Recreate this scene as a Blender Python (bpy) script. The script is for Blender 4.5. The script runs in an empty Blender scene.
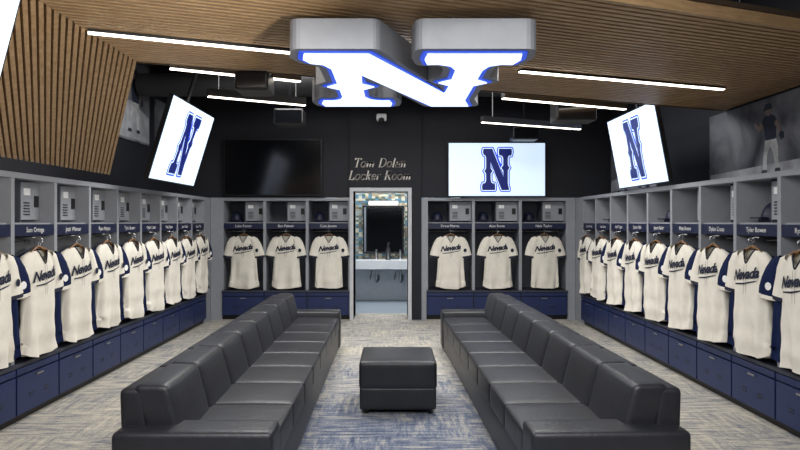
import bpy, math, random
from mathutils import Vector, Matrix
random.seed(4)
S=bpy.context.scene
try:
    S.view_settings.view_transform='Standard'; S.view_settings.look='None'
except Exception: pass
def lin(c):
    return tuple(((v/255)/12.92 if v/255<=0.04045 else ((v/255+0.055)/1.055)**2.4) for v in c)
def mat(name,col,rough=.5,metal=0,em=None,es=0,var=.06,vscale=8,bump=0,bscale=60,spec=.5):
    m=bpy.data.materials.new(name); m.use_nodes=True
    nt=m.node_tree; N=nt.nodes; L=nt.links; b=N['Principled BSDF']
    c=lin(col)
    b.inputs['Roughness'].default_value=rough; b.inputs['Metallic'].default_value=metal
    b.inputs['Specular IOR Level'].default_value=spec
    tc=N.new('ShaderNodeTexCoord'); no=N.new('ShaderNodeTexNoise'); no.inputs['Scale'].default_value=vscale; no.inputs['Detail'].default_value=4
    L.new(tc.outputs['Object'],no.inputs['Vector'])
    cr=N.new('ShaderNodeValToRGB'); cr.color_ramp.elements[0].position=.3; cr.color_ramp.elements[1].position=.7
    cr.color_ramp.elements[0].color=tuple(v*(1-var) for v in c)+(1,); cr.color_ramp.elements[1].color=tuple(min(1,v*(1+var)) for v in c)+(1,)
    L.new(no.outputs['Fac'],cr.inputs['Fac']); L.new(cr.outputs['Color'],b.inputs['Base Color'])
    if em:
        b.inputs['Emission Color'].default_value=lin(em)+(1,); b.inputs['Emission Strength'].default_value=es
    if bump:
        n2=N.new('ShaderNodeTexNoise'); n2.inputs['Scale'].default_value=bscale; n2.inputs['Detail'].default_value=3
        L.new(tc.outputs['Object'],n2.inputs['Vector'])
        bp=N.new('ShaderNodeBump'); bp.inputs['Strength'].default_value=bump; bp.inputs['Distance'].default_value=.01
        L.new(n2.outputs['Fac'],bp.inputs['Height']); L.new(bp.outputs['Normal'],b.inputs['Normal'])
    return m
M={}
M['wall']=mat('dark_wall_paint',(17,19,29),.7,var=.1,bump=.05,bscale=200)
M['deck']=mat('black_ceiling',(14,15,19),.9)
M['grey']=mat('locker_grey',(146,149,156),.5,var=.04)
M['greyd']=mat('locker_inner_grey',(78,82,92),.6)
M['navy']=mat('locker_navy',(28,42,84),.42,var=.08)
M['navyd']=mat('locker_navy_dark',(16,24,50),.5)
M['plate']=mat('nameplate_navy',(18,26,58),.4)
M['black']=mat('black_plastic',(14,14,17),.4)
M['white']=mat('white_lettering',(235,235,235),.5)
M['ledge']=mat('locker_ledge',(50,54,66),.5)
M['jersey']=mat('jersey_cream',(229,224,212),.85,var=.04,vscale=12,bump=.3,bscale=14,spec=.2)
M['jnavy']=mat('jersey_navy_fabric',(18,30,66),.85,bump=.25,bscale=14,spec=.2)
M['script']=mat('jersey_script_navy',(20,26,50),.7)
M['metal']=mat('brushed_metal',(180,182,186),.3,1)
M['hang']=mat('hanger_wood',(128,92,56),.5)
M['leather']=mat('black_leather',(34,35,41),.42,var=.12,bump=.2,bscale=45)
M['signg']=mat('sign_grey_metal',(140,143,150),.45,.1)
M['signb']=mat('sign_blue_rim',(20,50,150),.4,em=(36,80,215),es=.9)
M['signw']=mat('sign_white_glow',(240,245,255),.4,em=(218,236,255),es=1.5)
M['led']=mat('led_strip_glow',(255,250,240),.4,em=(255,244,228),es=5)
M['screen']=mat('tv_screen_lit',(200,215,235),.3,em=(203,224,248),es=.9)
M['scrb']=mat('tv_logo_blue',(30,60,180),.3,em=(50,84,215),es=.7)
M['scrn']=mat('tv_logo_navy',(12,24,90),.3,em=(14,28,105),es=.55)
M['off']=mat('tv_screen_off',(10,11,14),.14)
M['frame']=mat('door_frame_paint',(196,198,202),.45)
M['bath']=mat('washroom_wall',(190,196,204),.6)
M['ceramic']=mat('sink_ceramic',(225,228,230),.2)
M['mirror']=mat('mirror_glass',(170,178,186),.04,1)
M['letter']=mat('wall_letter_silver',(206,198,190),.4,.0)

def wood(name,c1,c2):
    m=mat(name,c1,.5); nt=m.node_tree;N=nt.nodes;L=nt.links;b=N['Principled BSDF']
    tc=N.new('ShaderNodeTexCoord'); mp=N.new('ShaderNodeMapping'); mp.inputs['Scale'].default_value=(2,12,30)
    no=N.new('ShaderNodeTexNoise'); no.inputs['Scale'].default_value=2; no.inputs['Detail'].default_value=6
    cr=N.new('ShaderNodeValToRGB'); cr.color_ramp.elements[0].color=lin(c1)+(1,); cr.color_ramp.elements[1].color=lin(c2)+(1,)
    cr.color_ramp.elements[0].position=.3; cr.color_ramp.elements[1].position=.7
    L.new(tc.outputs['Object'],mp.inputs['Vector']); L.new(mp.outputs['Vector'],no.inputs['Vector']); L.new(no.outputs['Fac'],cr.inputs['Fac']); L.new(cr.outputs['Color'],b.inputs['Base Color'])
    return m
M['wood']=wood('oak_slat',(158,126,90),(186,154,114))
M['woodback']=mat('slat_backing',(66,52,38),.9)

class MB:
    def __init__(s): s.v=[];s.f=[];s.m=[];s.sm=[];s.mats=[]
    def mi(s,k):
        if k not in s.mats: s.mats.append(k)
        return s.mats.index(k)
    def add(s,vs,fs,k,smooth=False):
        o=len(s.v); s.v+= [tuple(p) for p in vs]; i=s.mi(k)
        for f in fs: s.f.append(tuple(o+j for j in f)); s.m.append(i); s.sm.append(smooth)
    def box(s,x0,x1,y0,y1,z0,z1,k,T=None):
        vs=[Vector((x,y,z)) for x in(x0,x1) for y in(y0,y1) for z in(z0,z1)]
        if T: vs=[T(p) for p in vs]
        s.add(vs,[(0,1,3,2),(4,6,7,5),(0,4,5,1),(2,3,7,6),(0,2,6,4),(1,5,7,3)],k)
    def prism(s,poly,T,h0,h1,k):
        n=len(poly); vs=[T(x,y,h0) for x,y in poly]+[T(x,y,h1) for x,y in poly]
        s.add(vs,[tuple(range(n)),tuple(range(2*n-1,n-1,-1))]+[(i,i+n,(i+1)%n+n,(i+1)%n) for i in range(n)],k)
    def tube(s,pts,r,k,n=8,rx=None):
        pts=[Vector(p) for p in pts]; rings=[]
        for i,p in enumerate(pts):
            d=(pts[min(i+1,len(pts)-1)]-pts[max(i-1,0)]).normalized()
            a=d.cross(Vector((0,0,1)) if abs(d.z)<.9 else Vector((0,1,0))).normalized(); b=d.cross(a)
            rr=r[i] if isinstance(r,(list,tuple)) else r
            rings+= [p+rr*(math.cos(t)*a+math.sin(t)*b) for t in [2*math.pi*j/n for j in range(n)]]
        fs=[]
        for i in range(len(pts)-1):
            for j in range(n): fs.append((i*n+j,i*n+(j+1)%n,(i+1)*n+(j+1)%n,(i+1)*n+j))
        fs.append(tuple(range(n))); fs.append(tuple((len(pts)-1)*n+j for j in range(n-1,-1,-1)))
        s.add(rings,fs,k,True)
    def rbox(s,c,size,r,k,bulge=(0,0,0),shear=0,n=6,T=None):
        h=[v/2 for v in size]; r=min(r,*h)
        def samp(H):
            a=[-H+r*(1-math.cos(t*math.pi/2/3)) for t in range(4)]; a[-1]=-H+r
            mid=[-H+r+(2*(H-r))*i/n for i in range(1,n)]
            return a+mid+[-x for x in a[::-1]]
        sa=[samp(x) for x in h]
        for ax in range(3):
            u,v=[i for i in range(3) if i!=ax]
            for sg in (-1,1):
                vs=[];nu=len(sa[u]);nv=len(sa[v])
                for a in sa[u]:
                    for b in sa[v]:
                        p=[0,0,0];p[ax]=sg*h[ax];p[u]=a;p[v]=b
                        inn=[max(-h[i]+r,min(h[i]-r,p[i])) for i in range(3)]
                        d=Vector([p[i]-inn[i] for i in range(3)]); d.normalize()
                        q=Vector(inn)+d*r
                        for i in range(3):
                            o=[j for j in range(3) if j!=i]
                            w=math.cos(math.pi/2*q[o[0]]/h[o[0]])**.6*math.cos(math.pi/2*q[o[1]]/h[o[1]])**.6 if abs(q[o[0]])<h[o[0]] and abs(q[o[1]])<h[o[1]] else 0
                            q[i]+=bulge[i]*w*(q[i]/h[i])
                        q.x+=shear*(q.z+h[2])
                        q=q+Vector(c)
                        if T:q=T(q)
                        vs.append(q)
                fs=[]
                for i in range(nu-1):
                    for j in range(nv-1):
                        f=(i*nv+j,(i+1)*nv+j,(i+1)*nv+j+1,i*nv+j+1)
                        flip=(sg>0)==(ax!=1)
                        fs.append(f if flip else f[::-1])
                s.add(vs,fs,k,True)
    def mesh(s,name,weld=False):
        me=bpy.data.meshes.new(name); me.from_pydata(s.v,[],s.f); 
        for k in s.mats: me.materials.append(M[k])
        me.polygons.foreach_set('material_index',s.m); me.polygons.foreach_set('use_smooth',s.sm); me.update()
        if weld:
            import bmesh
            bm=bmesh.new(); bm.from_mesh(me); bmesh.ops.remove_doubles(bm,verts=bm.verts,dist=.0004); bmesh.ops.recalc_face_normals(bm,faces=bm.faces); bm.to_mesh(me); bm.free()
        return me
    def obj(s,name,loc=(0,0,0),rot=0,parent=None,weld=False,bevel=0):
        return place(name,s.mesh(name,weld),loc,rot,parent,bevel)
def place(name,me,loc=(0,0,0),rot=0,parent=None,bevel=0,mw=None):
    o=bpy.data.objects.new(name,me); S.collection.objects.link(o)
    if parent: o.parent=parent
    if mw is not None: o.matrix_world=mw
    else: o.location=loc; o.rotation_euler=(0,0,rot)
    if bevel:
        b=o.modifiers.new('bevel','BEVEL'); b.width=bevel; b.segments=2; b.limit_method='ANGLE'
    return o
def text_geo(txt,size,shear=0,offset=0,extr=0,space=1):
    cu=bpy.data.curves.new('t','FONT'); cu.body=txt; cu.size=size; cu.shear=shear; cu.offset=offset; cu.extrude=extr
    cu.align_x='CENTER'; cu.resolution_u=3; cu.space_character=space
    o=bpy.data.objects.new('t',cu); S.collection.objects.link(o)
    bpy.context.view_layer.update()
    me=o.evaluated_get(bpy.context.evaluated_depsgraph_get()).to_mesh()
    vs=[v.co.copy() for v in me.vertices]; fs=[tuple(p.vertices) for p in me.polygons]
    o.to_mesh_clear(); bpy.data.objects.remove(o); bpy.data.curves.remove(cu)
    return vs,fs

# ---------------- room shell ----------------
XW=3.62; YB=11.62; ZT=4.0; YF=-2.0
def shell(name,b,k):
    m=MB(); m.box(*b,k); return m.obj(name)
shell('wall_left',(-XW-.15,-XW,YF,YB+.15,0,ZT),'wall')
shell('wall_right',(XW,XW+.15,YF,YB+.15,0,ZT),'wall')
shell('wall_front',(-XW-.15,XW+.15,YF-.15,YF,0,ZT),'wall')
shell('ceiling',(-XW-.15,XW+.15,YF-.15,YB+.15,ZT,ZT+.1),'deck')
m=MB()
DX0,DX1,DZ=-.66,.25,2.14
m.box(-XW,-.72,11.04,11.16,2.04,ZT,'wall'); m.box(.47,XW,11.04,11.16,2.04,ZT,'wall')
m.box(-.72,.47,11.0,11.16,DZ,ZT,'wall')
m.box(DX1,.47,11.0,11.62,0,DZ,'wall'); m.box(-.72,DX0,11.0,11.62,0,DZ,'wall')
m.box(-XW,-.72,11.6,11.72,0,2.04,'wall'); m.box(.47,XW,11.6,11.72,0,2.04,'wall')
m.obj('wall_back')
def carpet():
    m=bpy.data.materials.new('carpet_tile'); m.use_nodes=True; nt=m.node_tree;N=nt.nodes;L=nt.links;b=N['Principled BSDF']
    b.inputs['Roughness'].default_value=.95; b.inputs['Specular IOR Level'].default_value=.1
    tc=N.new('ShaderNodeTexCoord')
    def noise(sc,scale,det=3,rough=.6):
        mp=N.new('ShaderNodeMapping'); mp.inputs['Scale'].default_value=sc; L.new(tc.outputs['Object'],mp.inputs['Vector'])
        n=N.new('ShaderNodeTexNoise'); n.inputs['Scale'].default_value=scale; n.inputs['Detail'].default_value=det; n.inputs['Roughness'].default_value=rough
        L.new(mp.outputs['Vector'],n.inputs['Vector']); return n.outputs['Fac']
    def math_(op,a,b_=None,c=None):
        n=N.new('ShaderNodeMath'); n.operation=op
        for i,x in enumerate((a,b_,c)):
            if x is None: continue
            if isinstance(x,(int,float)): n.inputs[i].default_value=x
            else: L.new(x,n.inputs[i])
        return n.outputs[0]
    hx=noise((2.2,16,1),1.6,4,.7); vx=noise((16,2.2,1),1.6,4,.7)
    mp=N.new('ShaderNodeMapping'); mp.inputs['Scale'].default_value=(1,1,0); mp.inputs['Location'].default_value=(0,0,.25); L.new(tc.outputs['Object'],mp.inputs['Vector'])
    ck=N.new('ShaderNodeTexChecker'); ck.inputs['Scale'].default_value=1.6; ck.inputs['Color1'].default_value=(.85,.85,.85,1); ck.inputs['Color2'].default_value=(.45,.45,.45,1)
    L.new(mp.outputs['Vector'],ck.inputs['Vector'])
    st=math_('ADD',math_('MULTIPLY',hx,ck.outputs['Color']),math_('MULTIPLY',vx,math_('SUBTRACT',1.0,ck.outputs['Color'])))
    big=noise((1,1,1),1.1,2)
    fine=noise((1,1,1),60,2)
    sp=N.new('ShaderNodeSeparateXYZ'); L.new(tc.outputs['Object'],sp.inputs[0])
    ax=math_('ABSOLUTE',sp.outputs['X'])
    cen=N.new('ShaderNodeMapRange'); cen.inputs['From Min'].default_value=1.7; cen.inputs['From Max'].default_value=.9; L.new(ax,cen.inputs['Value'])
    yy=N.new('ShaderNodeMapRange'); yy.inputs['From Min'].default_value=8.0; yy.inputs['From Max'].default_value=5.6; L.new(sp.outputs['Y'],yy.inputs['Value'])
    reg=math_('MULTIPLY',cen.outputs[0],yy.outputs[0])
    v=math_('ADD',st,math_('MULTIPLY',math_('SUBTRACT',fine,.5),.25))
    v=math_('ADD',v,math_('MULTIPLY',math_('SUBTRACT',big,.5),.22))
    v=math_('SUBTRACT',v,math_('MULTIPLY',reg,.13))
    v=math_('ADD',v,.07)
    cr=N.new('ShaderNodeValToRGB'); e=cr.color_ramp.elements
    e[0].position=.30; e[0].color=lin((66,74,94))+(1,); e[1].position=.68; e[1].color=lin((200,192,176))+(1,)
    x=e.new(.42); x.color=lin((104,111,128))+(1,); x=e.new(.53); x.color=lin((154,152,148))+(1,)
    L.new(v,cr.inputs['Fac']); L.new(cr.outputs['Color'],b.inputs['Base Color'])
    bp=N.new('ShaderNodeBump'); bp.inputs['Strength'].default_value=.3; bp.inputs['Distance'].default_value=.005; L.new(fine,bp.inputs['Height']); L.new(bp.outputs['Normal'],b.inputs['Normal'])
    return m
M['carpet']=carpet()
shell('floor',(-XW-.15,XW+.15,YF-.15,YB+.15,-.1,0),'carpet')
m=MB(); Y0=10.97
m.box(DX0-.06,DX0,Y0,11.66,0,DZ+.06,'frame'); m.box(DX1,DX1+.06,Y0,11.66,0,DZ+.06,'frame'); m.box(DX0,DX1,Y0,11.66,DZ,DZ+.06,'frame')
m.obj('trim_door')
# ------------- washroom beyond door -------------
def tile():
    m=mat('mosaic_tile',(150,150,148),.35); nt=m.node_tree;N=nt.nodes;L=nt.links;b=N['Principled BSDF']
    tc=N.new('ShaderNodeTexCoord'); mp=N.new('ShaderNodeMapping'); mp.inputs['Scale'].default_value=(9,1,14)
    vo=N.new('ShaderNodeTexVoronoi'); vo.inputs['Scale'].default_value=1.6; vo.inputs['Randomness'].default_value=.15
    sp=N.new('ShaderNodeSeparateColor'); cr=N.new('ShaderNodeValToRGB'); cr.color_ramp.interpolation='CONSTANT'; e=cr.color_ramp.elements
    e[0].position=0;e[0].color=lin((102,94,82))+(1,);e[1].position=.8;e[1].color=lin((180,174,154))+(1,)
    for p,c in ((.2,(76,112,130)),(.38,(140,130,108)),(.55,(60,84,78)),(.68,(130,146,148))):
        x=e.new(p); x.color=lin(c)+(1,)
    L.new(tc.outputs['Object'],mp.inputs['Vector']); L.new(mp.outputs['Vector'],vo.inputs['Vector']); L.new(vo.outputs['Color'],sp.inputs[0]); L.new(sp.outputs[0],cr.inputs['Fac']); L.new(cr.outputs['Color'],b.inputs['Base Color']); return m
M['tile']=tile()
M['bfloor']=mat('washroom_floor',(140,152,160),.4)
shell('wall_washroom_back',(-1.3,1.3,13.9,14.0,0,2.9),'tile')
shell('wall_washroom_left',(-1.3,-1.2,11.77,13.9,0,2.9),'bath')
shell('wall_washroom_right',(1.2,1.3,11.77,13.9,0,2.9),'bath')
shell('ceiling_washroom',(-1.3,1.3,11.77,14.0,2.9,3.0),'bath')
shell('floor_washroom',(-1.3,1.3,11.77,14.0,-.1,0),'bfloor')
m=MB(); m.box(-.60,.20,13.84,13.88,1.0,1.94,'mirror'); 
for b in ((-.63,-.60,.97,1.97),(.20,.23,.97,1.97),(-.63,.23,1.94,1.97),(-.63,.23,.97,1.0)): m.box(b[0],b[1],13.82,13.88,b[2],b[3],'black')
m.obj('vanity_mirror')
m=MB(); m.box(-.5,.1,13.80,13.88,1.99,2.06,'led'); m.box(-.52,.12,13.82,13.895,1.972,2.08,'metal'); m.obj('vanity_light')
m=MB(); m.box(-1.15,1.15,13.3,13.86,.80,.85,'ceramic'); m.box(-1.15,1.15,13.3,13.33,.68,.80,'ceramic'); m.box(-1.15,1.15,13.85,13.89,.0,.80,'bath')
for cx in (-.35,.15):
    m.rbox((cx,13.56,.74),(.42,.36,.17),.07,'ceramic')
    m.tube([(cx,13.8,.85),(cx,13.8,1.0),(cx,13.72,1.04),(cx,13.64,1.0)],.014,'metal')
    m.tube([(cx,13.56,.66),(cx,13.56,.46),(cx+.02,13.6,.40),(cx+.05,13.66,.44),(cx+.05,13.7,.5),(cx+.05,13.84,.5)],.026,'metal')
    m.tube([(cx-.12,13.84,.45),(cx-.12,13.7,.45),(cx-.08,13.6,.66)],.012,'metal')
m.obj('sink_vanity')
m=MB(); m.tube([(.36,13.5,.856),(.36,13.5,1.02)],[.035,.035],'black',12); m.tube([(.36,13.5,1.02),(.36,13.5,1.08),(.36,13.44,1.08)],.008,'metal'); m.obj('soap_dispenser')
m=MB(); m.tube([(-.10,13.6,.856),(-.10,13.6,1.06),(-.10,13.6,1.10),(-.10,13.6,1.2)],[.05,.05,.02,.02],'black',12); m.obj('sanitizer_bottle')
m=MB(); m.tube([(.42,13.1,0),(.42,13.1,.02),(.42,13.1,.34)],[.1,.11,.13],'black',16); m.tube([(.42,13.1,.34),(.42,13.1,.36)],[.135,.135],'metal',16); m.obj('trash_can')

# ---------------- lockers ----------------
def locker_mesh(W,helm=False):
    m=MB(); h=W/2
    m.box(-h,-h+.024,.03,.6,.49,2.02,'grey'); m.box(h-.024,h,.03,.6,.49,2.02,'grey')
    m.box(-h+.022,h-.022,.575,.6,.49,2.0,'greyd')
    m.box(-h,h,.07,.6,0,.07,'black'); m.box(-h,h,.022,.6,.07,.46,'navyd'); m.box(-h,h,-.005,.6,.46,.49,'ledge')
    m.box(-h+.012,h-.012,0,.022,.08,.385,'navy'); m.box(-h+.012,h-.012,0,.022,.40,.45,'navy')
    for sx in (-.12,.12):
        m.box(sx-.035,sx+.035,-.002,.002,.19,.20,'black'); m.box(sx-.035,sx+.035,-.002,.002,.215,.225,'black')
    m.box(-.05,.05,-.012,.0,.35,.365,'metal')
    m.box(-h+.022,h-.022,.06,.575,1.60,1.625,'grey')
    m.box(-h+.024,h-.024,.034,.058,1.515,1.61,'plate')
    m.box(-h,h,.025,.6,1.985,2.03,'grey')
    m.box(.01,h-.03,.16,.18,1.65,1.97,'grey'); m.box(-.005,.01,.16,.57,1.625,1.985,'greyd')
    m.box(h-.12,h-.06,.15,.16,1.76,1.86,'black'); m.box(.05,.14,.152,.16,1.86,1.92,'white')
    for i in range(5): m.box(.05,.14,.155,.16,1.69+i*.025,1.70+i*.025,'black')
    m.tube([(-h+.02,.3,1.47),(h-.02,.3,1.47)],.012,'metal')
    m.tube([(0,.056,1.5),(0,-.01,1.50),(0,-.03,1.485),(0,-.03,1.46)],.006,'metal')
    if helm:
        c=Vector((-h*.5,.3,1.63)); vs=[];n=16
        for i in range(7):
            a=i/6*math.pi/2
            for j in range(n): 
                t=2*math.pi*j/n; vs.append(c+Vector((.1*math.cos(a)*math.cos(t),.125*math.cos(a)*math.sin(t),.02+.16*math.sin(a))))
        fs=[(i*n+j,i*n+(j+1)%n,(i+1)*n+(j+1)%n,(i+1)*n+j) for i in range(6) for j in range(n)]
        m.add(vs,fs,'navyd',True); m.box(c.x-.07,c.x+.07,.11,.19,1.66,1.672,'navyd'); m.box(c.x-.1,c.x+.1,.2,.42,1.626,1.66,'navyd')
    return m.mesh('locker')
names=['Carter Mills','Jason Keller','Matt Rivera','Dylan Cross','Tyler Bowen','Ryan Hayes','Josh Warner','Sam Ortega','Luke Foster','Ben Palmer','Cole Jensen','Drew Morris','Alex Stone','Nick Taylor']
ntx=[text_geo(n,.058,.0,.0) for n in names]
cnt=0
def put_locker(me,loc,rot):
    global cnt
    o=place('locker',me,loc,rot)
    vs,fs=ntx[cnt%len(ntx)]; cnt+=1
    m=MB(); m.add([(v.x,.031,v.y+1.545) for v in vs],fs,'white'); m.obj('name_lettering',parent=o)
    return o
# ------------- jerseys ---------------
def interp(tab,z):
    for (a,b),(c,d) in zip(tab,tab[1:]):
        if a>=z>=c: return b+(d-b)*(a-z)/(a-c)
    return tab[-1][1] if z<tab[-1][0] else tab[0][1]
WT=[(0,.07),(-.015,.10),(-.04,.155),(-.07,.19),(-.12,.207),(-.25,.212),(-.45,.217),(-.7,.228),(-.9,.24)]
DT=[(0,.035),(-.04,.045),(-.12,.062),(-.3,.07),(-.6,.06),(-.9,.05)]
def fy(x,z):
    w=interp(WT,z);d=interp(DT,z); c=min(1,(abs(x)/w))**(1/.8); return -d*(max(0,1-c*c))**.4
TXT=text_geo('Nevada',.118,.5,.0042,space=.92)
def jersey_mesh(body,trim,script,seed):
    rn=random.Random(seed); m=MB(); n=44
    ph=[rn.uniform(0,6) for _ in range(6)]
    zs=[0,-.012,-.025,-.04,-.055,-.07,-.095]+[-.12-.77*i/26 for i in range(27)]
    vs=[]
    for z in zs:
        w=interp(WT,z);d=interp(DT,z); f=max(0,(-z-.3)/.6)
        for j in range(n):
            t=2*math.pi*j/n; c=math.cos(t);s=math.sin(t)
            x=w*math.copysign(abs(c)**.8,c); y=d*math.copysign(abs(s)**.8,s)
            k=f*(.024*math.sin(5*t+ph[0]+z*3)+.015*math.sin(9*t+ph[1]-z*5))+.006*f*math.sin(z*30+ph[2])
            y+=k*(1 if s<0 else -1)*1.0; x*=1+.07*f*f*math.sin(ph[3])
            zz=z
            if z<-.8: zz=z+ .035*abs(c)**2+.008*math.sin(3*t+ph[5])
            if s<0:
                dip=-.13*(1-abs(x)/.075)
                if zz>dip: zz=max(min(zz,dip),-.12); y=fy(x,zz)
            vs.append((x,y,zz))
    fs=[]
    for i in range(len(zs)-1):
        for j in range(n):
            fs.append((i*n+j,(i+1)*n+j,(i+1)*n+(j+1)%n,i*n+(j+1)%n))
    m.add(vs,fs[n:],body,True); m.add(vs[:2*n],fs[:n],trim,True)
    cp=[(x,fy(x,max(-.12,-.13*(1-abs(x)/.075)))-.004,max(-.12,-.13*(1-abs(x)/.075))) for x in [-.07+.14*i/14 for i in range(15)]]
    m.tube(cp,.0055,trim,6)
    for sg in (-1,1):
        P=[(.13,-.055),(.17,-.09),(.20,-.15),(.222,-.22),(.24,-.29),(.25,-.345),(.254,-.375)]
        R=[(.05,.04),(.075,.05),(.085,.052),(.09,.05),(.094,.048),(.096,.046),(.097,.045)]
        rings=[];k=20
        sw=rn.uniform(-.015,.015)
        for i,((px,pz),(ra,rb)) in enumerate(zip(P,R)):
            a=P[min(i+1,6)];b=P[max(i-1,0)]; dx,dz=a[0]-b[0],a[1]-b[1]; L=math.hypot(dx,dz);dx/=L;dz/=L
            for j in range(k):
                t=2*math.pi*j/k; u=ra*math.cos(t); vv=rb*math.sin(t)*(1+.15*math.sin(3*t+i))
                x=px+(-dz)*u+sw*i/6; z=pz+dx*u
                rings.append((sg*x,vv-.01+.01*math.sin(i*1.3+ph[4])*math.cos(t),z))
        f=[]
        for i in range(6):
            for j in range(k):
                q=(i*k+j,i*k+(j+1)%k,(i+1)*k+(j+1)%k,(i+1)*k+j); f.append(q)
        m.add(rings,f[:5*k],body,True); m.add(rings[5*k:],[tuple(x-5*k for x in q) for q in f[5*k:]],trim,True)
    if script:
        for x0 in (-.016,.014):
            v=[]
            zz=[-.13-.7*i/40 for i in range(41)]
            for z in zz:
                e=.006
                v+=[(x0-.0015,fy(x0,z)-e,z),(x0+.0015,fy(x0,z)-e,z)]
            m.add(v,[(2*i,2*i+2,2*i+3,2*i+1) for i in range(14)],'script')
        ca,sa=math.cos(.13),math.sin(.13); v=[]
        for p in TXT[0]:
            x=p.x*ca-p.y*sa-.01; z=p.x*sa+p.y*ca-.25
            v.append((x,fy(x,z)-.009,z))
        m.add(v,TXT[1],'script')
        v=[(x,fy(x,z)-.008,z) for x,z in [(-.14,-.295),(-.02,-.285),(.12,-.258),(.155,-.252),(.12,-.268),(-.02,-.298),(-.14,-.306)]]
        m.add(v,[(0,1,5,6),(1,2,4,5),(2,3,4)],'script')
        cx,cz=.235,-.25
        m.add([(cx+.028*math.cos(a),-.068,cz+.032*math.sin(a)) for a in [i*math.pi/4 for i in range(8)]],[tuple(range(8))],'script')
    else:
        m.add([(s*.23+.03*math.cos(a),-.068,-.27+.034*math.sin(a)) for s in(-1,1) for a in [i*math.pi/4 for i in range(8)]],[tuple(range(8)),tuple(range(8,16))],'white')
    m.tube([(-.18,0,-.075),(-.1,0,-.02),(-.03,0,.015),(0,0,.022),(.03,0,.015),(.1,0,-.02),(.18,0,-.075)],.010,'hang',8)
    m.tube([(0,0,.02),(0,0,.05),(.016,0,.062),(.02,0,.075),(.008,0,.09),(-.008,0,.086)],.0035,'metal',6)
    return m.mesh('baseball_jersey')
JM=[jersey_mesh('jersey','script',True,i) for i in range(5)]
JN=jersey_mesh('jnavy','jersey',False,9)
W=.67
LA=locker_mesh(W); LAh=locker_mesh(W,True)
for side in (-1,1):
    start=10.62 if side<0 else 10.54
    for k in range(11):
        yc=start-W*(k+.5)
        put_locker(LAh if k%3==1 else LA,(side*3.0,yc,0),-side*math.pi/2)
        tw=random.uniform(-.08,.08)+.10
        o=place('baseball_jersey',random.choice(JM),(side*2.98,yc-.05,1.41+random.uniform(-.01,.01)),-side*(math.pi/2-tw))
        o.scale=(.93,1,.99)
        if k>=1 or side<0: place('navy_jersey',JN,(side*3.06,yc+.13,1.39),-side*(math.pi/2-.40)).scale=(.93,.8,.97)
    m=MB(); s0=start+.003
    xa,xb=sorted((side*3.05,side*3.6)); m.box(xa,xb,s0,11.59,0,2.03,'grey'); 
    m.obj('locker_corner_filler')
for (xs,w) in ((-2.855,.71),(.56,.785)):
    me=locker_mesh(w); meh=locker_mesh(w,True)
    for i in range(3):
        put_locker(meh if i!=1 or xs>0 else me,(xs+w*(i+.5),11.0,0),0)
        place('baseball_jersey',JM[(i+1)%5],(xs+w*(i+.5)+.01,11.0+.03,1.41),random.uniform(-.08,.08))
m=MB(); m.box(-3.045,-2.856,11.03,11.59,0,2.03,'grey'); m.obj('locker_corner_filler')
m=MB(); m.box(2.916,3.045,11.03,11.59,0,2.03,'grey'); m.obj('locker_corner_filler')
m=MB(); m.box(.475,.559,11.03,11.59,0,2.03,'grey'); m.obj('locker_end_panel')

# ---------------- sofas ----------------
def sofa(name,loc,rotz,mirror):
    m=MB(); D=.86; Ln=5.0; k='leather'
    def T(p): return Vector((-p.x if mirror else p.x,p.y,p.z))
    m.rbox((-.43,Ln/2,.165),(D-.03,Ln-.04,.25),.02,k,T=T,n=3)
    arm=.26
    for y in (arm/2,Ln-arm/2): m.rbox((-.43,y,.275),(D,arm,.47),.03,k,bulge=(0,.004,.004),T=T)
    n=8; L=(Ln-2*arm)/n
    for i in range(n):
        yc=arm+L*(i+.5)
        m.rbox((-.30,yc,.355),(.58,L-.002,.17),.024,k,bulge=(.004,0,.012),T=T,n=8)
    e=.13; L=(Ln-2*e)/n
    for i in range(n):
        yc=e+L*(i+.5)
        m.rbox((-.60,yc,.545),(.19,L-.002,.37),.03,k,bulge=(.014,0,.004),shear=-.26,T=T,n=8)
        m.rbox((-.775,yc,.40),(.15,L-.002,.62),.03,k,shear=-.03,T=T,n=3)
    for x in (-.08,-.78):
        for y in (.1,Ln/2,Ln-.1):
            m.box(*(sorted((-(x-.03),-(x+.03))) if mirror else (x-.03,x+.03)),y-.03,y+.03,0,.045,'black')
    return m.obj(name,loc,rotz,weld=True)
sofa('leather_sofa',(-.64,3.5,0),math.radians(.3),False)
sofa('leather_sofa',(.74,3.5,0),math.radians(1.5),True)
m=MB(); cx=.042; 
m.rbox((cx,5.92,.33),(.66,.70,.235),.03,'leather',bulge=(0,0,.012)); m.rbox((cx,5.92,.135),(.65,.69,.19),.02,'leather')
for x in (-.27,.27):
    for y in (-.29,.29): m.tube([(cx+x,5.92+y,0),(cx+x,5.92+y,.055)],[.02,.025],'black',10)
m.obj('leather_ottoman',weld=True)

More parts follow.
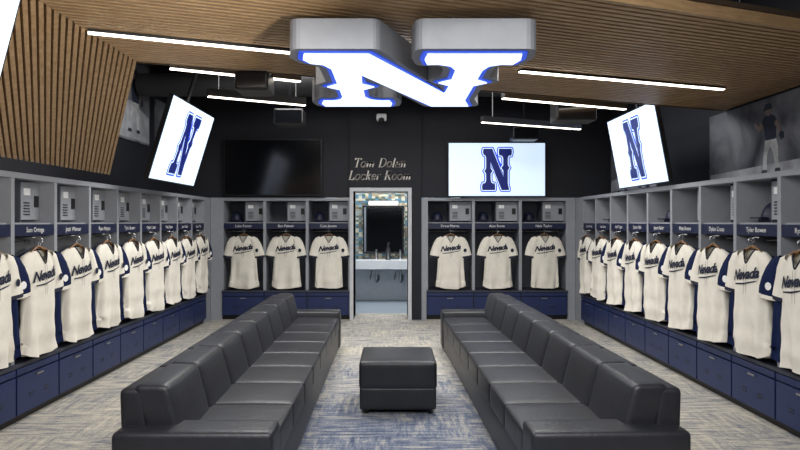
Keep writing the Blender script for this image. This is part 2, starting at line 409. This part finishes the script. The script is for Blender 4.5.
# ---------------- N logo ----------------
NP=[(-.50,.50),(-.18,.50),(.24,-.177),(.24,-.02),(.17,.04),(.24,.10),(.24,.26),(.21,.32),(.15,.345),(.09,.34),(.07,.42),(.08,.50),
    (.54,.50),(.555,.42),(.53,.34),(.47,.345),(.42,.32),(.40,.26),(.40,.10),(.47,.04),(.40,-.02),(.40,-.34),(.45,-.50),(.18,-.50),
    (-.24,.177),(-.24,.02),(-.17,-.04),(-.24,-.10),(-.24,-.26),(-.21,-.32),(-.15,-.345),(-.09,-.34),(-.07,-.42),(-.08,-.50),
    (-.54,-.50),(-.555,-.42),(-.53,-.34),(-.47,-.345),(-.42,-.32),(-.40,-.26),(-.40,-.10),(-.47,-.04),(-.40,.02),(-.40,.28),(-.43,.34),(-.49,.36),(-.52,.42)]
def expand(poly,o):
    area=sum(a[0]*b[1]-b[0]*a[1] for a,b in zip(poly,poly[1:]+poly[:1]))
    if area<0: poly=poly[::-1]
    n=len(poly); out=[]
    nr=[]
    for i in range(n):
        a,b=poly[i],poly[(i+1)%n]; L=math.hypot(b[0]-a[0],b[1]-a[1]); nr.append(((b[1]-a[1])/L,-(b[0]-a[0])/L))
    for i in range(n):
        n1,n2=nr[i-1],nr[i]; p=poly[i]; cr=n1[0]*n2[1]-n1[1]*n2[0]
        if o<=0.0001 or cr<=.02:
            d=max(.5,1+n1[0]*n2[0]+n1[1]*n2[1]); out.append((p[0]+o*(n1[0]+n2[0])/d,p[1]+o*(n1[1]+n2[1])/d))
        else:
            a1=math.atan2(n1[1],n1[0]);a2=math.atan2(n2[1],n2[0])
            while a2<a1:a2+=2*math.pi
            for t in range(5):
                a=a1+(a2-a1)*t/4; out.append((p[0]+o*math.cos(a),p[1]+o*math.sin(a)))
    return out
def logo(m,w,h,layers,T):
    for (o,h0,h1,k) in layers:
        m.prism(expand([(x*w,y*h) for x,y in NP],o),T,h0,h1,k)
m=MB(); zc=2.60
def Ts(x,y,h): return Vector((.09+x,4.62-y,zc-h))
logo(m,1.22,1.72,[(.065,-.17,0,'signg'),(.018,0,.008,'signb'),(-.012,.008,.014,'signw')],Ts)
for x,y in ((-.35,4.0),(.5,4.0),(-.35,5.2),(.5,5.2)): m.tube([(x,y,zc+.16),(x,y,2.90)],.012,'metal')
m.obj('illuminated_n_sign')

# ---------------- TVs ----------------
def tv(name,c,ex,ez,w,h,on=True,ital=0):
    ex=Vector(ex).normalized(); ez=Vector(ez).normalized(); ey=ez.cross(ex)
    mw=Matrix(((ex.x,ey.x,ez.x,c[0]),(ex.y,ey.y,ez.y,c[1]),(ex.z,ey.z,ez.z,c[2]),(0,0,0,1)))
    m=MB(); m.box(-w/2,w/2,0,.05,-h/2,h/2,'black'); b=.014
    m.box(-w/2+b,w/2-b,-.004,0,-h/2+b,h/2-b,'screen' if on else 'off')
    m.box(-.25,.25,.05,.09,-.2,.2,'black')
    if on:
        T=lambda x,y,hh: Vector((x+ital*y,-.004-hh,y))
        H=h*.82
        logo(m,H*.60,H*.92,[(.034,0.001,.003,'scrb'),(.016,.0045,.006,'screen'),(.003,.0075,.009,'scrn')],T)
    return place(name,m.mesh(name),mw=mw)
tv('television',(-1.99,10.93,2.535),(1,0,0),(0,0,1),1.62,.93,False)
tv('television',(1.72,10.93,2.50),(1,0,0),(0,0,1),1.62,.90)
tvl=tv('television',(-2.505,7.93,2.555),(0,1,0),(.29,0,.95),1.62,.96,ital=.12)
tvr=tv('television',(2.88,7.85,2.50),(0,-1,0),(-.17,0,.9),1.55,.90,ital=.05)
tvn=tv('television',(-1.75,2.25,2.35),(0,1,0),(.13,0,.5),1.45,.8)
for t,l in ((tvl,1.1),(tvr,1.15)):
    m=MB(); m.tube([(0,.12,0),(0,.12,l)],.025,'black'); m.box(-.1,.1,.08,.14,-.1,.1,'black')
    m.obj('ceiling_mount',parent=t)
m=MB(); m.tube([(0,.12,0),(0,.12,.42)],.025,'black'); m.obj('ceiling_mount',parent=tvn)

# ---------------- wood slats ----------------
a=math.radians(21.5); d=Vector((math.cos(a),math.sin(a),0)); nn=Vector((-math.sin(a),math.cos(a),0)); ZC=2.83; XF=-1.92
def yl(s,x): return (s-nn.x*x)/nn.y
m=MB(); s=2.9; s1=5.30; sp=.06
while s<s1:
    p=[(XF,yl(s,XF)),(3.57,yl(s,3.57)),(3.57,yl(s+.036,3.57)),(XF,yl(s+.036,XF))]
    m.prism(p,lambda x,y,h:Vector((x,y,h)),ZC,ZC+.07,'wood'); s+=sp
m.prism([(XF,yl(2.88,XF)),(3.57,yl(2.88,3.57)),(3.57,yl(s1+.01,3.57)),(XF,yl(s1+.01,XF))],lambda x,y,h:Vector((x,y,h)),ZC+.07,ZC+.10,'woodback')
m.prism([(XF,yl(s1,XF)),(3.57,yl(s1,3.57)),(3.57,yl(s1+.03,3.57)),(XF,yl(s1+.03,XF))],lambda x,y,h:Vector((x,y,h)),ZC,ZC+.12,'wood')
for x in (-1.5,0,1.5,3): m.tube([(x,yl(4.2,x),ZC+.1),(x,yl(4.2,x),ZT)],.01,'black')
m.obj('wood_slat_ceiling_panel')
m=MB(); v=Vector((-1.08,2.05,-.70)); nrm=v.cross(Vector((0,1,0))).normalized()
if nrm.z>0: nrm=-nrm
y=yl(s1,XF); off=Vector((0,.052,0)); y0=y
while y0>-.6:
    P=Vector((XF,y0,ZC)); q=[P,P+v,P+v-off,P-off]
    th=-nrm*.04
    m.add(q+[p+th for p in q],[(0,1,2,3),(7,6,5,4),(0,4,5,1),(1,5,6,2),(2,6,7,3),(3,7,4,0)],'wood'); y0-=.082
P=Vector((XF,y,ZC))-nrm*.045; Q=Vector((XF,-.6,ZC))-nrm*.045
m.add([P,P+v,Q+v,Q,P-nrm*.02,P+v-nrm*.02,Q+v-nrm*.02,Q-nrm*.02],[(0,1,2,3),(7,6,5,4),(0,4,5,1),(1,5,6,2),(2,6,7,3),(3,7,4,0)],'woodback')
m.obj('wood_slat_wall_panel')

# ---------------- linear LED lights ----------------
def img(px,py,H): 
    Y=H*660/(222-py); return Vector(((px-393)*Y/660,Y,1.63+H))
def led(p,q,hang):
    p=Vector(p);q=Vector(q); dd=(q-p).normalized(); n=Vector((-dd.y,dd.x,0)); m=MB()
    def bar(w,z0,z1,k):
        c=[p-n*w,q-n*w,q+n*w,p+n*w]; m.prism([(c_.x,c_.y) for c_ in c],lambda x,y,h:Vector((x,y,h)),z0,z1,k)
    z=p.z; bar(.022,z-.010,z,'led'); bar(.032,z-.002,z+.07,'black')
    if hang:
        for t in (.1,.9):
            c=p.lerp(q,t); m.tube([(c.x,c.y,z+.06),(c.x,c.y,ZT)],.006,'black')
    return m.obj('linear_led_light')
led(img(88,32,1.185),img(308,54,1.185),False); led(img(520,71,1.185),img(723,89,1.185),False)
led(img(170,68,1.2),img(238,75,1.2),True); led(img(503,98,1.2),img(625,109,1.2),True); led(img(272,78,1.2),img(300,81,1.2),True)
led(img(208,96,1.2),img(305,105,1.2),True); led(img(482,122,1.2),img(580,129,1.2),True)
def speaker(px,py,Y,w=.42,h=.22):
    x=(px-393)*Y/660; z=1.63+(222-py)*Y/660
    m=MB(); m.rbox((x,Y,z),(w,.3,h),.02,'black'); m.box(x-w/2+.02,x+w/2-.02,Y-.156,Y-.15,z-h/2+.02,z+h/2-.02,'off'); m.tube([(x,Y,z+h/2-.01),(x,Y,ZT)],.015,'black')
    m.obj('ceiling_speaker',weld=True)
speaker(255,84,5.25,.26,.15); speaker(290,118,8.6,.38,.2); speaker(573,112,7.0,.42,.22); speaker(524,134,10.2,.4,.2)
m=MB(); m.rbox((-.19,10.93,3.36),(.17,.14,.12),.03,'white'); m.rbox((-.19,10.86,3.30),(.1,.1,.1),.045,'black'); m.obj('security_camera',weld=True)
for y in (8.6,9.9):
    m=MB(); m.box(-3.55,3.55,y,y+.12,3.7,3.98,'deck'); m.obj('ceiling_beam')
m=MB(); m.tube([(-3.55,9.25,3.55),(3.55,9.25,3.55)],.16,'deck',20); m.obj('ceiling_duct')

# ---------------- lettering (thin strokes with slab serifs) ----------------
m=MB()
SH=.26
def stroke_word(chars,x0,z0,H,wt=.009):
    # strokes in units of cap height; each glyph: (advance, [polylines])
    def arc(cx,cy,rx,ry,a0,a1,n=12): return [(cx+rx*math.cos(math.radians(a0+(a1-a0)*i/n)),cy+ry*math.sin(math.radians(a0+(a1-a0)*i/n))) for i in range(n+1)]
    sf=lambda x,y,w=.09:[(x-w,y),(x+w,y)]
    G={'T':(.72,[[(.34,0),(.34,1)],[(.02,.86),(.02,1),(.66,1),(.66,.86)],sf(.34,0,.13)]),
       'D':(.86,[[(.14,0),(.14,1)],[(.03,1),(.3,1)]+arc(.34,.5,.42,.5,90,-90)+[(.03,0)]]),
       'L':(.66,[[(.14,0),(.14,1)],sf(.14,1,.12),[(.03,0),(.58,0),(.6,.2)]]),
       'R':(.80,[[(.14,0),(.14,1)],[(.03,1),(.3,1)]+arc(.34,.75,.25,.25,90,-90)+[(.14,.5)],[(.34,.5),(.66,0),(.78,0)],sf(.14,0,.12)]),
       'o':(.58,[arc(.27,.31,.23,.31,0,360,20)]),
       'm':(.94,[[(.12,0),(.12,.62),(.03,.6)],[(.12,.45)]+arc(.28,.42,.16,.19,150,0)+[(.44,0)],[(.44,.45)]+arc(.61,.42,.16,.19,150,0)+[(.77,0)],sf(.12,0,.08),sf(.44,0,.08),sf(.78,0,.09)]),
       'n':(.62,[[(.12,0),(.12,.62),(.03,.6)],[(.12,.45)]+arc(.29,.42,.17,.19,150,0)+[(.46,0)],sf(.12,0,.08),sf(.47,0,.09)]),
       'l':(.30,[[(.03,.98),(.13,1),(.13,0)],sf(.13,0,.1)]),
       'a':(.54,[arc(.22,.18,.17,.18,0,360,16),[(.08,.52)]+arc(.24,.44,.16,.17,120,0)+[(.41,.06),(.5,0)]]),
       'c':(.52,[arc(.27,.31,.22,.31,45,320,16)]),
       'k':(.58,[[(.02,.98),(.12,1),(.12,0)],[(.44,.6),(.14,.28)],[(.24,.38),(.48,0)],sf(.12,0,.08),sf(.44,.61,.09),sf(.49,0,.08)]),
       'e':(.52,[[(.06,.34),(.46,.34)]+arc(.26,.31,.21,.31,5,320,16)]),
       'r':(.44,[[(.12,0),(.12,.62),(.03,.6)],[(.12,.42)]+arc(.27,.45,.15,.16,160,50),sf(.12,0,.09)]),
       ' ':(.36,[])}
    tot=sum(G[c][0]+.06 for c in chars); x=x0-tot*H/2
    for c in chars:
        ad,pl=G[c]
        for p in pl:
            pts=[(x+(u+SH*vv)*H,10.99,z0+vv*H) for u,vv in p]
            for q,r in zip(pts,pts[1:]):
                dx,dz=r[0]-q[0],r[2]-q[2]; L=math.hypot(dx,dz) or 1; w=wt*(.55+.7*abs(dz)/L)
                px,pz=-dz/L*w,dx/L*w; ex,ez=dx/L*w*.5,dz/L*w*.5
                m.add([(q[0]+px-ex,10.99,q[2]+pz-ez),(q[0]-px-ex,10.99,q[2]-pz-ez),(r[0]-px+ex,10.99,r[2]-pz+ez),(r[0]+px+ex,10.99,r[2]+pz+ez)],[(0,1,2,3)],'letter')
        x+=(ad+.06)*H
stroke_word('Tom Dolan',-.22,2.545,.145); stroke_word('Locker Room',-.22,2.335,.145)
m.obj('wall_lettering')

# ---------------- murals ----------------
def muralmat():
    m=mat('mural_print',(60,62,70),.5); nt=m.node_tree;N=nt.nodes;L=nt.links;b=N['Principled BSDF']
    tc=N.new('ShaderNodeTexCoord'); no=N.new('ShaderNodeTexNoise'); no.inputs['Scale'].default_value=2.2; no.inputs['Detail'].default_value=8; no.inputs['Distortion'].default_value=.6
    cr=N.new('ShaderNodeValToRGB'); e=cr.color_ramp.elements; e[0].position=.35;e[0].color=lin((44,47,58))+(1,);e[1].position=.7;e[1].color=lin((132,135,143))+(1,)
    L.new(tc.outputs['Object'],no.inputs['Vector']);L.new(no.outputs['Fac'],cr.inputs['Fac']);L.new(cr.outputs['Color'],b.inputs['Base Color']); return m
M['mural']=muralmat(); M['mw']=mat('mural_light',(176,178,182),.6,var=.35,vscale=7); M['md']=mat('mural_dark',(34,40,58),.6,var=.4); M['ms']=mat('mural_skin',(116,104,100),.6,var=.2); M['mg']=mat('mural_field',(150,153,160),.6,var=.3,vscale=5)
def player(m,T,cx,z0,s,fl=1,lean=0):
    P=lambda pts,k,h: m.prism([(cx+fl*(x+lean*z)*s,z0+z*s) for x,z in pts],T,0.0,h,k)
    P([(-.20,.0),(-.10,-.01),(-.07,.12),(-.05,.28),(.03,.40),(.03,.52),(-.15,.52),(-.19,.36),(-.17,.2)],'mw',.003)
    P([(.16,-.02),(.27,0),(.25,.1),(.22,.26),(.17,.42),(.14,.52),(-.02,.52),(.02,.38),(.12,.26),(.15,.12)],'mw',.0032)
    P([(-.22,-.03),(-.06,-.03),(-.08,.03),(-.2,.03)],'md',.004); P([(.15,-.04),(.33,-.04),(.29,.02),(.16,.02)],'md',.004)
    P([(-.15,.49),(.14,.49),(.15,.65),(.20,.80),(.13,.87),(.04,.90),(-.05,.90),(-.15,.86),(-.21,.78),(-.16,.64)],'md',.004)
    P([(-.21,.80),(-.29,.68),(-.33,.56),(-.27,.54),(-.22,.63),(-.14,.73)],'ms',.0045)
    P([(.20,.80),(.30,.74),(.40,.82),(.44,.78),(.31,.65),(.16,.70)],'ms',.0045)
    P([(-.36,.57),(-.30,.60),(-.24,.54),(-.28,.46),(-.36,.48)],'md',.005)
    P([(.075*math.cos(a),.965+.095*math.sin(a)) for a in [i*math.pi/6 for i in range(12)]],'ms',.005)
    P([(-.085,.98),(.14,.97),(.09,1.02),(.06,1.07),(-.05,1.075),(-.085,1.03)],'md',.006)
def mural(side,y0,y1,z0,z1,players,field=0):
    m=MB(); X=side*(XW-.003); xa,xb=sorted((X,X-side*.02)); m.box(xa,xb,y0,y1,z0,z1,'mural')
    T=lambda x,z,h: Vector((X-side*(.021+h),x,z))
    if field: m.prism([(y0+.03,z0+.03),(y1-.03,z0+.03),(y1-.03,z0+field*.8),(y0+.5*(y1-y0),z0+field*1.1),(y0+.03,z0+field)],T,0,.002,'mg')
    for i,(cy,zz,s) in enumerate(players): player(m,T,cy,zz,s,1 if i%2 else -1,.12*(i%2))
    m.obj('baseball_photo_mural')
mural(1,4.2,7.5,2.06,2.82,[(5.35,2.12,.62),(6.25,2.12,.60)],.12)
mural(1,9.0,10.9,2.1,3.1,[(9.5,2.15,.8),(10.3,2.12,.8)],.25)
mural(-1,8.4,9.75,2.75,3.9,[(9.2,2.9,.8)],.5)
mural(-1,10.0,10.9,2.3,3.5,[(10.4,2.4,.8)],.4)

# ---------------- lights ----------------
def area(loc,sx,sy,e,rot=(0,0,0),col=(1,.985,.96),name='added_fill_light'):
    l=bpy.data.lights.new(name,'AREA'); l.shape='RECTANGLE'; l.size=sx; l.size_y=sy; l.energy=e; l.color=col
    o=bpy.data.objects.new(name,l); S.collection.objects.link(o); o.location=loc; o.rotation_euler=rot; return o
R=math.radians
def spot(loc,tgt,e,ang,name='added_spot',col=(1,.93,.82)):
    l=bpy.data.lights.new(name,'SPOT'); l.energy=e; l.spot_size=R(ang); l.spot_blend=.8; l.shadow_soft_size=.08; l.color=col
    o=bpy.data.objects.new(name,l); S.collection.objects.link(o); o.location=loc
    o.rotation_euler=(Vector(tgt)-Vector(loc)).to_track_quat('-Z','Y').to_euler()
area((0,1.4,2.76),3.4,2.2,175,(R(18),0,0))  # added fill above the view, lights the front half and jerseys
area((-1.2,8.0,3.93),1.2,2.6,135,(0,R(-8),0)); area((1.2,8.0,3.93),1.2,2.6,135,(0,R(8),0))  # added fills kept out of sight behind the wood panel, for the back half
area((0,6.6,3.93),4,.8,60)
area((.8,5.0,2.81),2.2,.3,30,(0,0,a))
spot((.6,1.6,1.9),(-2.5,4.4,2.5),300,60)  # added unseen spot that brightens the left slat panel
spot((-1.2,1.2,1.9),(2.2,5.4,2.9),40,60)  # added unseen spot towards the ceiling slats on the right
spot((1.6,6.2,3.6),(-3.6,9.4,3.2),160,50); spot((-1.6,4.2,2.75),(3.6,6.4,2.35),35,40)  # added spots that brighten the side wall murals
area((0,12.8,2.85),1.4,1.4,75,col=(.97,.98,1),name='washroom_light')
w=bpy.data.worlds.new('world'); S.world=w; w.use_nodes=True; w.node_tree.nodes['Background'].inputs[0].default_value=(.5,.55,.65,1); w.node_tree.nodes['Background'].inputs[1].default_value=.3
# camera
c=bpy.data.cameras.new('camera'); c.sensor_width=36; c.lens=660/800*36; c.shift_x=7/800; c.shift_y=-3/800; c.clip_end=100
o=bpy.data.objects.new('camera',c); S.collection.objects.link(o); o.location=(0,0,1.63); o.rotation_euler=(math.pi/2,0,0); S.camera=o
